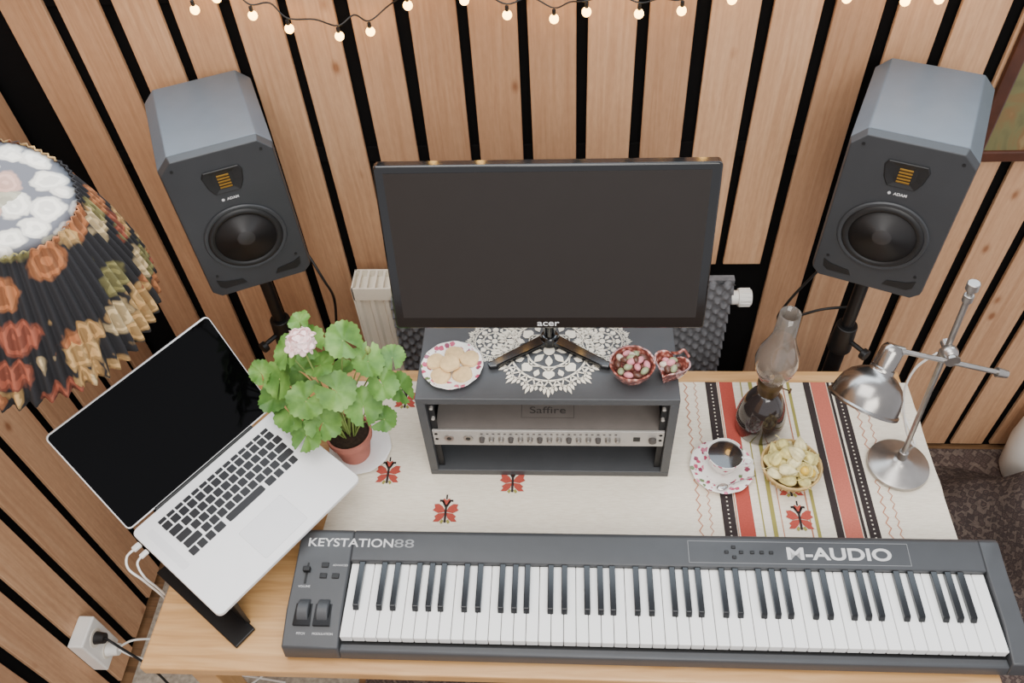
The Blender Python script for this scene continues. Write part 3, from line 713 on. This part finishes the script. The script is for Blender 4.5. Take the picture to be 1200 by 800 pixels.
for r_ in range(6):
    yy=-.0265 if r_==0 else -.0415-(r_-1)*.0193
    sy=.5 if r_==0 else 1
    if r_<2: cols=[(-.127+i*.01955,1.0) for i in range(14)]
    elif r_==2: cols=[(-.122,1.5)]+[(-.0975+i*.0191,1.0) for i in range(13)]
    elif r_==3: cols=[(-.119,1.75)]+[(-.091+i*.0191,1.0) for i in range(11)]+[(.123,1.5)]
    elif r_==4: cols=[(-.114,2.2)]+[(-.082+i*.0191,1.0) for i in range(10)]+[(.118,2.1)]
    else: cols=[(-.127,1),(-.1075,1),(-.088,1),(-.066,1.25),(-.002,5.6),(.061,1.25),(.083,1),(.103,.9),(.121,.9)]
    for (x,s) in cols:
        if first: key0.location=(x,yy,0); key0.scale=(s,sy,1); first=False
        else: keyat(x,yy,s,sy)
bm=B(); prism(bm,rrect(-.0525,.0525,-.232,-.156,.004),'z',-.0005,.0004); mk('trackpad',bm,'pad',lp)
bm=B(); prism(bm,rrect(-.0532,.0532,-.2327,-.1553,.004),'z',-.0006,.0002); mk('trackpad_groove',bm,'print',lp)
for s in (-1,1):
    bm=B(); prism(bm,rrect(s*.157-.008,s*.157+.008,-.135,-.025,.003),'z',-.0006,.0002); mk('speaker_grille',bm,'pad',lp)
lr=(-rad(35),0,0)
bm=B(); prism(bm,rrect(-.1795,.1795,.004,.246,.010),'y',0.0,.006); mk('laptop_lid',bm,'silver',lp,loc=(0,.002,-.004),rot=lr,bevel=.0012,smooth=True)
bm=B(); prism(bm,rrect(-.1775,.1775,.008,.244,.008),'y',-.0008,.0); mk('laptop_screen',bm,'lapscreen',lp,loc=(0,.002,-.004),rot=lr)
bm=B(); cyl(bm,(-.12,.003,-.003),(.12,.003,-.003),.005,seg=16); mk('hinge',bm,'black',lp,smooth=True)
cpos=Matrix.Translation(LP)@Euler((lpit,0,ly),'XYZ').to_matrix().to_4x4()@Vector((-.1875,-.030,-.007))
ch=thing('charger_plug','white laptop charger plug and cable at the laptop side','charger',tuple(cpos),(0,0,ly))
bm=B(); box(bm,(-.009,0,0),(.017,.012,.008)); mk('connector',bm,'white',ch,bevel=.002)
bm=B(); box(bm,(-.009,-.022,-.003),(.017,.010,.007)); mk('connector',bm,'white',ch,bevel=.002)
bm=B(); tube(bm,[(-.016,0,0),(-.034,-.004,.002),(-.046,-.020,-.01),(-.040,-.040,-.05),(-.030,-.02,-.2),(-.03,.05,-.45),(-.04,.06,-.70),(-.05,.08,-.860)],.0024,8); mk('cable',bm,'white',ch,smooth='all')
bm=B(); tube(bm,[(-.016,-.022,-.003),(-.030,-.030,-.003),(-.036,-.045,-.03),(-.030,-.04,-.1),(-.02,0,-.3),(-.02,.05,-.6),(-.03,.07,-.860)],.0022,8); mk('cable',bm,'white',ch,smooth='all')
# ---------------------------------------------------------------- geranium
pl_=(-.470,1.035)
plate('saucer','plain white saucer under the flower pot',(pl_[0]+.003,pl_[1]+.006,TZ+.0016),.070,'porcelain')
gp=thing('potted_geranium','bushy green geranium with pale pink bloom in terracotta pot','potted plant',(pl_[0]-.008,pl_[1]-.002,TZ+.0062))
bm=B(); lathe(bm,[(.001,0),(.034,0),(.045,.064),(.050,.066),(.051,.082),(.046,.082),(.044,.070),(.001,.068)],40); mk('pot',bm,'terracotta',gp,smooth=True)
bm=B(); lathe(bm,[(.001,.066),(.0445,.066),(.044,.073),(.001,.076)],24); mk('soil',bm,'soil',gp)
fb=B(); sb=B()
rl=random.Random(9)
def leaf(bm,c,nrm,R,spin):
    qn=Vector((0,0,1)).rotation_difference(Vector(nrm).normalized()).to_matrix().to_4x4()
    mt=Matrix.Translation(c)@qn@Matrix.Rotation(spin,4,'Z')
    ph1,ph2=rl.uniform(0,6),rl.uniform(0,6); ruf=rl.uniform(.05,.10); cup=rl.uniform(-.02,.18); asp=rl.uniform(.9,1.1)
    n=96; cen=bm.verts.new(mt@Vector((0,0,-.003)))
    rows_=[]
    for fr in (.25,.5,.72,.88,1.0):
        row=[]
        for i in range(n+1):
            a=-pi+.12+(2*pi-.24)*i/n
            lob=.93+.08*abs(math.cos(a*3.5))
            if fr==1: lob+=.035*math.cos(a*21)
            elif fr==.88: lob+=.012*math.cos(a*21)
            edge=max(0,abs(a)-2.3)/.84
            r_=R*fr*lob*(1+.14*edge)
            zz=R*(cup*fr*fr+ruf*math.sin(a*5+ph1)*fr**3+.07*math.sin(a*2+ph2)*fr*fr-.02*math.cos(a*7)*fr)
            row.append(bm.verts.new(mt@Vector((r_*math.cos(a)*asp,r_*math.sin(a),zz-.003))))
        rows_.append(row)
    for i in range(n): bm.faces.new((cen,rows_[0][i],rows_[0][i+1]))
    for a,b_ in zip(rows_,rows_[1:]):
        for i in range(n): bm.faces.new((a[i],b_[i],b_[i+1],a[i+1]))
LV=[(-.03,.025,.350,.036),(.038,.03,.355,.037),(.084,.01,.315,.034),(-.082,.03,.320,.034),(-.105,.0,.270,.041),(-.128,-.005,.215,.036),(-.150,.02,.265,.026),(-.092,-.040,.205,.038),
(-.045,-.045,.255,.038),(-.018,-.062,.205,.040),(.022,-.040,.280,.039),(.070,-.045,.240,.040),(.110,-.015,.270,.034),(.138,.005,.235,.030),
(-.056,-.075,.178,.034),(-.01,.0,.315,.028),(.125,.04,.29,.026),(.085,.05,.25,.030),(-.09,.06,.22,.034),(-.005,.06,.22,.034),(-.045,.05,.390,.022),(.105,-.045,.195,.026)]
rnd.seed(4)
for (x,y,z_,R_) in LV:
    c=Vector((x,y,z_)); d=Vector((x,y,(z_-.22))).normalized()
    nrm=Vector((d.x*.5,d.y*.45-.45,max(d.z,0)*.5+.7))+Vector((rnd.uniform(-.4,.4),rnd.uniform(-.35,.35),0))
    leaf(fb,c,nrm,R_*1.06,rnd.uniform(0,6.3))
    tube(sb,[(d.x*.014,d.y*.014,.07),(c.x*.45,c.y*.45,.07+(c.z-.07)*.6),tuple(c-Vector((0,0,.003)))],.0018,5,5)
mk('foliage',fb,'leaf',gp,smooth='all',recalc=False)
fl=Vector((-.023,-.020,.400))
for (x,y,z_) in ((-.03,.0,.25),(.03,.02,.24),(.0,-.03,.20)): tube(sb,[(0,0,.07),(x*.5,y*.5,.16),(x,y,z_)],.0040,7,5)
tube(sb,[(0,0,.10),(-.02,0,.22),tuple(fl-Vector((0,0,.01)))],.0018,6,6)
tube(sb,[(0,.0,.12),(.05,.01,.27),(.09,.01,.345)],.0014,6,6); sph(sb,(.09,.01,.347),(.006,.006,.010),10)
mk('stems',sb,'stem',gp,smooth='all')
bm=B()
for k in range(14):
    th=k*2.4; ph=.25+1.35*(k/13)**.7; d=Vector((math.sin(ph)*math.cos(th),math.sin(ph)*math.sin(th),math.cos(ph)))
    c=fl+Vector((d.x*.024,d.y*.024,d.z*.016+.003))+Vector((rnd.uniform(-.003,.003),rnd.uniform(-.003,.003),rnd.uniform(-.003,.003)))
    qn=Vector((0,0,1)).rotation_difference(d).to_matrix().to_4x4()
    for p in range(5):
        a=2*pi*p/5+k
        mt=Matrix.Translation(c)@qn@Matrix.Rotation(a,4,'Z')@Matrix.Translation((.008,0,0))@Matrix.Rotation(-.25+rnd.uniform(-.3,.2),4,'Y')
        bmesh.ops.create_uvsphere(bm,u_segments=10,v_segments=6,radius=1,matrix=mt@Matrix.Diagonal((.0098,.0072,.0010,1)))
mk('flower_head',bm,'petal',gp,smooth='all')
# ---------------------------------------------------------------- speakers
SS=1.04
def speaker(loc,yaw,label):
    s=thing('studio_speaker',label,'speaker',loc,(0,0,yaw)); s.scale=(SS,SS,SS)
    w_,h_,d_=.104,.1705,.248
    c1=.024
    poly=[(-w_,-h_+.015),(-w_+.015,-h_),(w_-.015,-h_),(w_,-h_+.015),(w_,h_-c1),(w_-c1,h_),(-w_+c1,h_),(-w_,h_-c1)]
    bm=B(); prism(bm,poly,'y',.016,d_); mk('cabinet',bm,'spk',s,bevel=.002)
    bm=B(); A=[bm.verts.new((x,.016,z_)) for x,z_ in poly]; Bq=[bm.verts.new((x*.965,0,z_*.975)) for x,z_ in poly]
    bm.faces.new(A); bm.faces.new(Bq)
    for i in range(8): bm.faces.new((A[i],A[(i+1)%8],Bq[(i+1)%8],Bq[i]))
    mk('front_baffle',bm,'spkfront',s,bevel=.0015)
    wz=-.036
    R=Matrix.Translation((0,0,wz))@Matrix.Rotation(rad(90),4,'X')
    bm=B(); lathe(bm,[(.062,0),(.078,.0),(.079,.002),(.077,.0045),(.073,.005),(.070,.003),(.062,.001)],56,mat=R); mk('woofer_ring',bm,'spkfront',s,smooth=True)
    bm=B(); lathe(bm,[(.056,.001),(.060,.006),(.066,.007),(.071,.0035),(.072,.001)],56,mat=R); mk('woofer_surround',bm,'rubber',s,smooth='all')
    bm=B(); lathe(bm,[(.058,.0045),(.040,.0018),(.026,.0010),(.020,.003),(.012,.0068),(.001,.008)],56,mat=R); mk('woofer_cone',bm,'cone',s,smooth='all')
    tz=.103
    def hx_(w1,w2,z0,z1):
        return [(-w1*.72,z0),(w1*.72,z0),(w1,z0*.35),(w2,z1*.6),(w2*.86,z1),(-w2*.86,z1),(-w2,z1*.6),(-w1,z0*.35)]
    bm=B(); 
    A=[bm.verts.new((x,-.0008,tz+z_)) for x,z_ in hx_(.033,.038,-.026,.027)]
    Bq=[bm.verts.new((x,-.0035,tz+z_)) for x,z_ in hx_(.031,.036,-.0245,.0255)]
    Cq=[bm.verts.new((x,-.0010,tz+z_)) for x,z_ in hx_(.019,.019,-.017,.017)]
    n=len(A)
    for P0,P1 in ((A,Bq),(Bq,Cq)):
        for i in range(n): bm.faces.new((P0[i],P0[(i+1)%n],P1[(i+1)%n],P1[i]))
    bm.faces.new(Cq); bm.faces.new(A)
    mk('tweeter_horn',bm,'rubber',s,bevel=.001)
    bm=B(); 
    for i in range(5): box(bm,(0,-.0022,tz-.0128+i*.0064),(.022,.002,.0030),rot=(.3,0,0))
    mk('tweeter_ribbon',bm,'gold',s)
    text('ADAM',.0078,'print',s,(.004,-.0006,.062),(rad(90),0,0),bold=.0002)
    bm=B(); cyl(bm,(-.0145,0,.062),(-.0145,-.0010,.062),.0028,seg=16); mk('logo_dot',bm,'print',s)
    for d in (-1,1):
        bm=B(); prism(bm,[(d*.030,-.148),(d*.074,-.148),(d*.083,-.140),(d*.085,-.122),(d*.070,-.130),(d*.036,-.136)],'y',-.0012,.004); mk('bass_port',bm,'black',s)
        for zz in (.148,-.112):
            bm=B(); cyl(bm,(d*.080,0,zz),(d*.080,-.001,zz),.003,seg=12); mk('baffle_screw',bm,'black',s)
    return s
yL,yR=24,-23
SLz,SRz=1.237,1.246
sL=speaker((-.653,1.255,SLz),rad(yL),'dark grey studio speaker with gold ribbon tweeter, beside the floral lamp')
sR=speaker((.599,1.232,SRz),rad(yR),'dark grey studio speaker with gold ribbon tweeter, near the picture frame')
def stand(px,py,ztop,yaw,label,collar):
    s=thing('speaker_stand',label,'speaker stand',(px,py,0.0105),(0,0,yaw))
    zt=ztop-.0105
    bm=B(); bx(bm,-.09,.09,-.09,.09,zt-.006,zt-.001); cyl(bm,(0,0,zt-.04),(0,0,zt-.006),.020,.03,seg=20); mk('top_plate',bm,'blackmetal',s,bevel=.001)
    bm=B(); cyl(bm,(0,0,.60),(0,0,zt-.03),.0145,seg=20); cyl(bm,(0,0,.12),(0,0,.78),.0190,seg=20); mk('pole',bm,'blackmetal',s,smooth=True)
    bm=B(); cyl(bm,(0,0,.74),(0,0,.82),.028,.024,seg=20); cyl(bm,(0,0,.78),(collar*.05,-.03,.78),.006,seg=10); cyl(bm,(collar*.05,-.03,.775),(collar*.062,-.037,.775),.014,seg=12); mk('height_clamp',bm,'black',s,bevel=.002,smooth=True)
    for k in range(3):
        a=2*pi*k/3+.5
        bm=B(); tube(bm,[(.02*math.cos(a),.02*math.sin(a),.42),(.14*math.cos(a),.14*math.sin(a),.008)],.010,8,sm=False); mk('leg',bm,'blackmetal',s,smooth=True)
zL=SLz-.1705*SS; zR=SRz-.1705*SS
stand(-.653-math.sin(rad(yL))*.13,1.255+math.cos(rad(yL))*.12,zL,rad(yL),'black tubular tripod speaker stand behind the desk, beside the radiator',-1)
stand(.599+math.sin(rad(-yR))*.13,1.232+math.cos(rad(yR))*.12,zR,rad(yR),'black tubular tripod speaker stand behind the desk, near the lamp',1)
bm=B(); tube(bm,[(.03,.2,-.168),(.09,.14,-.20),(.12,.08,-.28),(.13,.12,-.40),(.10,.16,-.6)],.0032,8); mk('cable',bm,'black',sL,smooth='all')
bm=B(); tube(bm,[(-.03,.2,-.168),(-.08,.12,-.24),(-.13,.10,-.36),(-.14,.13,-.46),(-.06,.16,-.42),(.01,.18,-.40)],.0032,8); mk('cable',bm,'black',sR,smooth='all')
# ---------------------------------------------------------------- radiator
rd=thing('radiator','white ribbed panel radiator with thermostat valve','radiator',(-.07,1.45,0.295))
x0,x1=-.455,.405
bm=B()
n=24; wv=(x1-x0)/n
pts=[]
for i in range(n):
    a=x0+i*wv
    pts+=[(a,-.03),(a+wv*.3,-.03),(a+wv*.42,-.022),(a+wv*.88,-.022)]
pts+=[(x1,-.03),(x1,.03),(x0,.03)]
prism(bm,pts,'z',.02,.565); mk('panel',bm,'enamel',rd,bevel=.001)
bm=B(); bx(bm,x0-.002,x1+.002,-.034,-.030,.545,.585); bx(bm,x0-.002,x1+.002,.030,.034,.545,.585); bx(bm,x0-.003,x0+.001,-.034,.034,.02,.585); bx(bm,x1-.001,x1+.003,-.034,.034,.02,.585)
for i in range(43): bx(bm,x0+.01+i*.0198,x0+.016+i*.0198,-.030,.030,.578,.584)
mk('top_grille',bm,'enamel',rd)
for x in (-.35,.35):
    bm=B(); bx(bm,x-.015,x+.015,.034,.10,.2,.45); mk('wall_bracket',bm,'enamel',rd)
bm=B(); tube(bm,[(x1,0,.50),(x1+.05,0,.50)],.009,10,sm=False); tube(bm,[(x1+.055,0,.50),(x1+.055,0,.38),(x1+.055,.04,.28),(x1+.055,.05,-.28)],.008,10); mk('pipe',bm,'chrome',rd,smooth='all')
vx=.455
bm=B(); cyl(bm,(vx-.015,-.0,.515),(vx+.030,-.0,.515),.018,seg=20); cyl(bm,(vx+.030,0,.515),(vx+.062,0,.515),.023,.020,seg=20); cyl(bm,(vx,0,.47),(vx,0,.515),.012,seg=16)
for k in range(14):
    a=2*pi*k/14; box(bm,(vx+.046,.022*math.cos(a),.515+.022*math.sin(a)),(.026,.003,.003),rot=(a,0,0))
mk('thermostat_valve',bm,'white',rd,bevel=.001,smooth=True)
# ---------------------------------------------------------------- foam panels
def foam(x0,x1,z0,z1,y,label):
    bm=B(); bx(bm,x0,x1,y-.008,y,z0,z1)
    s=.0165; nx=round((x1-x0)/s); nz=round((z1-z0)/s); sx=(x1-x0)/nx; sz=(z1-z0)/nz
    sub=3; g=[]
    for j in range(nz*sub+1):
        row=[]
        for i in range(nx*sub+1):
            hh=.5-.5*math.cos(pi*i/sub)*math.cos(pi*j/sub)
            row.append(bm.verts.new((x0+i*sx/sub,y-.016-.016*hh,z0+j*sz/sub)))
        g.append(row)
    for j in range(nz*sub):
        for i in range(nx*sub): bm.faces.new((g[j][i],g[j][i+1],g[j+1][i+1],g[j+1][i]))
    bx(bm,x0,x1,y-.017,y-.008,z0,z1)
    bmesh.ops.translate(bm,verts=bm.verts[:],vec=(-(x0+x1)/2,-y,-z0))
    return mk('foam_panel',bm,'foam',loc=((x0+x1)/2,y,z0),label=label,category='acoustic foam',group='acoustic foam panels',smooth=True)
foam(-.430,-.045,.009,.860,1.412,'dark grey egg-crate acoustic foam panel against the radiator')
foam(-.035,.385,.009,.925,1.412,'dark grey egg-crate acoustic foam panel against the radiator')
# ---------------------------------------------------------------- picture frame
pf=thing('picture_frame','dark wooden framed painting hanging on the slatted wall','picture',(1.205,1.549,1.40))
hw,hh=.34,.255
bm=B()
fw=.028
for a in ((-hw,hw,-hh,-hh+fw),(-hw,hw,hh-fw,hh),(-hw,-hw+fw,-hh,hh),(hw-fw,hw,-hh,hh)):
    bx(bm,a[0],a[1],-.016,0,a[2],a[3])
mk('frame',bm,['frame'],pf,bevel=.004)
bm=B(); bx(bm,-hw+fw,hw-fw,-.010,-.004,-hh+fw,hh-fw); mk('painting',bm,'paint',pf)
# ---------------------------------------------------------------- string lights
sl=thing('string_lights','black-wired string of warm glowing globe bulbs','string lights',(0,1.50,1.5))
bp=[(160,-14),(222,12),(253,0),(290,18),(330,32),(389,40),(428,35),(478,8),(545,3),(594,18),(649,22),(687,15),(748,17),(797,14),(853,3),(920,-12),(982,2),(1048,5),(1085,3),(1140,-10)]
W_=[]
for px,py in bp:
    W_.append((-.026+(px-649)*.0016,0,(1.521+(22-py)*.00195-(px-649)*.00004)-1.5))
cp=[(-.95,.03,.095)]
bmb=B(); sph(bmb,(0,0,0),.0092,14); sk=B(); cyl(sk,(0,0,.006),(0,0,.018),.0036,seg=10)
for i,(x,y,z_) in enumerate(W_):
    if i: 
        a=W_[i-1]; cp.append(((a[0]+x)/2,.02,(a[2]+z_)/2+.028-.012*(i%2)))
    cp.append((x,.005,z_+.019))
cp.append((.95,.03,.095))
bm=B(); tube(bm,cp,.0016,6,6); mk('cable',bm,'black',sl,smooth='all')
b0=mk('bulb',bmb,'bulb',sl,loc=W_[0],smooth='all'); s0=mk('bulb_socket',sk,'black',sl,loc=W_[0])
for p in W_[1:]: dup(b0,loc=p); dup(s0,loc=p)
# ---------------------------------------------------------------- floral wall lamp
bc=Vector((-.945,.960,1.340)); tc_=Vector((-.870,.950,1.55)); ad=(tc_-bc).normalized()
qe=Vector((0,0,1)).rotation_difference(ad).to_euler()
fl_=thing('wall_lamp','wall lamp with pleated dark floral fabric shade','lamp',tuple(bc),tuple(qe))
bm=B(); NP=64; NT=NP*8; rows_=[]
prof=[(.226,0),(.225,.010),(.219,.03),(.209,.055),(.197,.085),(.184,.115),(.169,.145),(.153,.175),(.138,.203),(.127,.222),(.1240,.232),(.1235,.237)]
for ri,(r_,z_) in enumerate(prof):
    k_=1-z_/.243
    amp=.0022+.0060*k_
    row=[]
    for i in range(NT):
        a=2*pi*i/NT; ph=NP*a+.35*math.sin(3*a)
        rr=r_+amp*(math.sin(ph)+.25*math.sin(2*ph))+.0015*math.sin(a*9)
        zz=z_+(.0025*math.sin(ph) if ri==0 else 0)
        row.append(bm.verts.new((rr*math.cos(a),rr*math.sin(a),zz)))
    rows_.append(row)
for a,b_ in zip(rows_,rows_[1:]):
    for i in range(NT): j=(i+1)%NT; bm.faces.new((a[i],a[j],b_[j],b_[i]))
o=mk('pleated_shade',bm,'shadeside',fl_,smooth='all',recalc=False); s=o.modifiers.new('s','SOLIDIFY'); s.thickness=.0012
bm=B(); lathe(bm,[(.1215,.2345),(.10,.2350),(.05,.2350),(.001,.2350),(.001,.2335),(.05,.2335),(.1215,.233)],64); mk('shade_top',bm,'shadetop',fl_,smooth='all')
bm=B(); iq=qe.to_matrix().inverted()
def wl(x,y,z_): return tuple(iq@(Vector((x,y,z_))-bc))
tube(bm,[wl(-1.215,.95,1.30),wl(-1.12,.95,1.28),wl(-.99,.95,1.34),wl(-.945,.955,1.42)],.008,10); cyl(bm,wl(-1.219,.95,1.30),wl(-1.200,.95,1.30),.035,seg=24)
mk('wall_bracket',bm,'brass',fl_,smooth=True)
bm=B(); sph(bm,(0,0,.12),.03,16); cyl(bm,(0,0,.07),(0,0,.10),.016,seg=16); mk('light_bulb',bm,'white',fl_,smooth=True)
# ---------------------------------------------------------------- wall socket with plugs
so=thing('wall_socket','white surface-mounted double wall socket with plugs','socket',(-1.2195,.765,.268))
bm=B(); bx(bm,0,.040,-.040,.040,-.078,.078); mk('socket_body',bm,'white',so,bevel=.004)
for zz in (-.037,.037):
    bm=B(); cyl(bm,(.0395,0,zz),(.0415,0,zz),.024,seg=28); mk('socket_insert',bm,'enamel',so,bevel=.001)
bm=B(); cyl(bm,(.042,0,.037),(.066,0,.037),.016,.013,seg=20); tube(bm,[(.065,0,.037),(.09,-.01,.02),(.15,-.03,-.08),(.20,-.06,-.2),(.30,-.08,-.253),(.5,-.06,-.253)],.0032,8); mk('black_plug',bm,'black',so,smooth=True)
bm=B(); cyl(bm,(.042,0,-.037),(.072,0,-.037),.018,.015,seg=20); tube(bm,[(.07,0,-.037),(.11,-.01,-.06),(.18,0,-.15),(.28,.02,-.25),(.45,.0,-.253)],.003,8); tube(bm,[(.07,.004,-.034),(.12,.02,-.02),(.17,.05,-.12),(.20,.02,-.24),(.30,-.04,-.253),(.42,.05,-.253)],.0028,8); mk('white_plug',bm,'white',so,smooth=True)
# ---------------------------------------------------------------- floor vase
vs=B(); lathe(vs,[(.001,0),(.06,0),(.075,.03),(.088,.15),(.083,.26),(.055,.34),(.045,.37),(.052,.40),(.048,.40),(.039,.37),(.049,.33),(.001,.30)],40)
mk('floor_vase',vs,'white',loc=(1.40,1.455,.0085),smooth=True,label='white ceramic floor vase beside the slatted wall',category='vase')
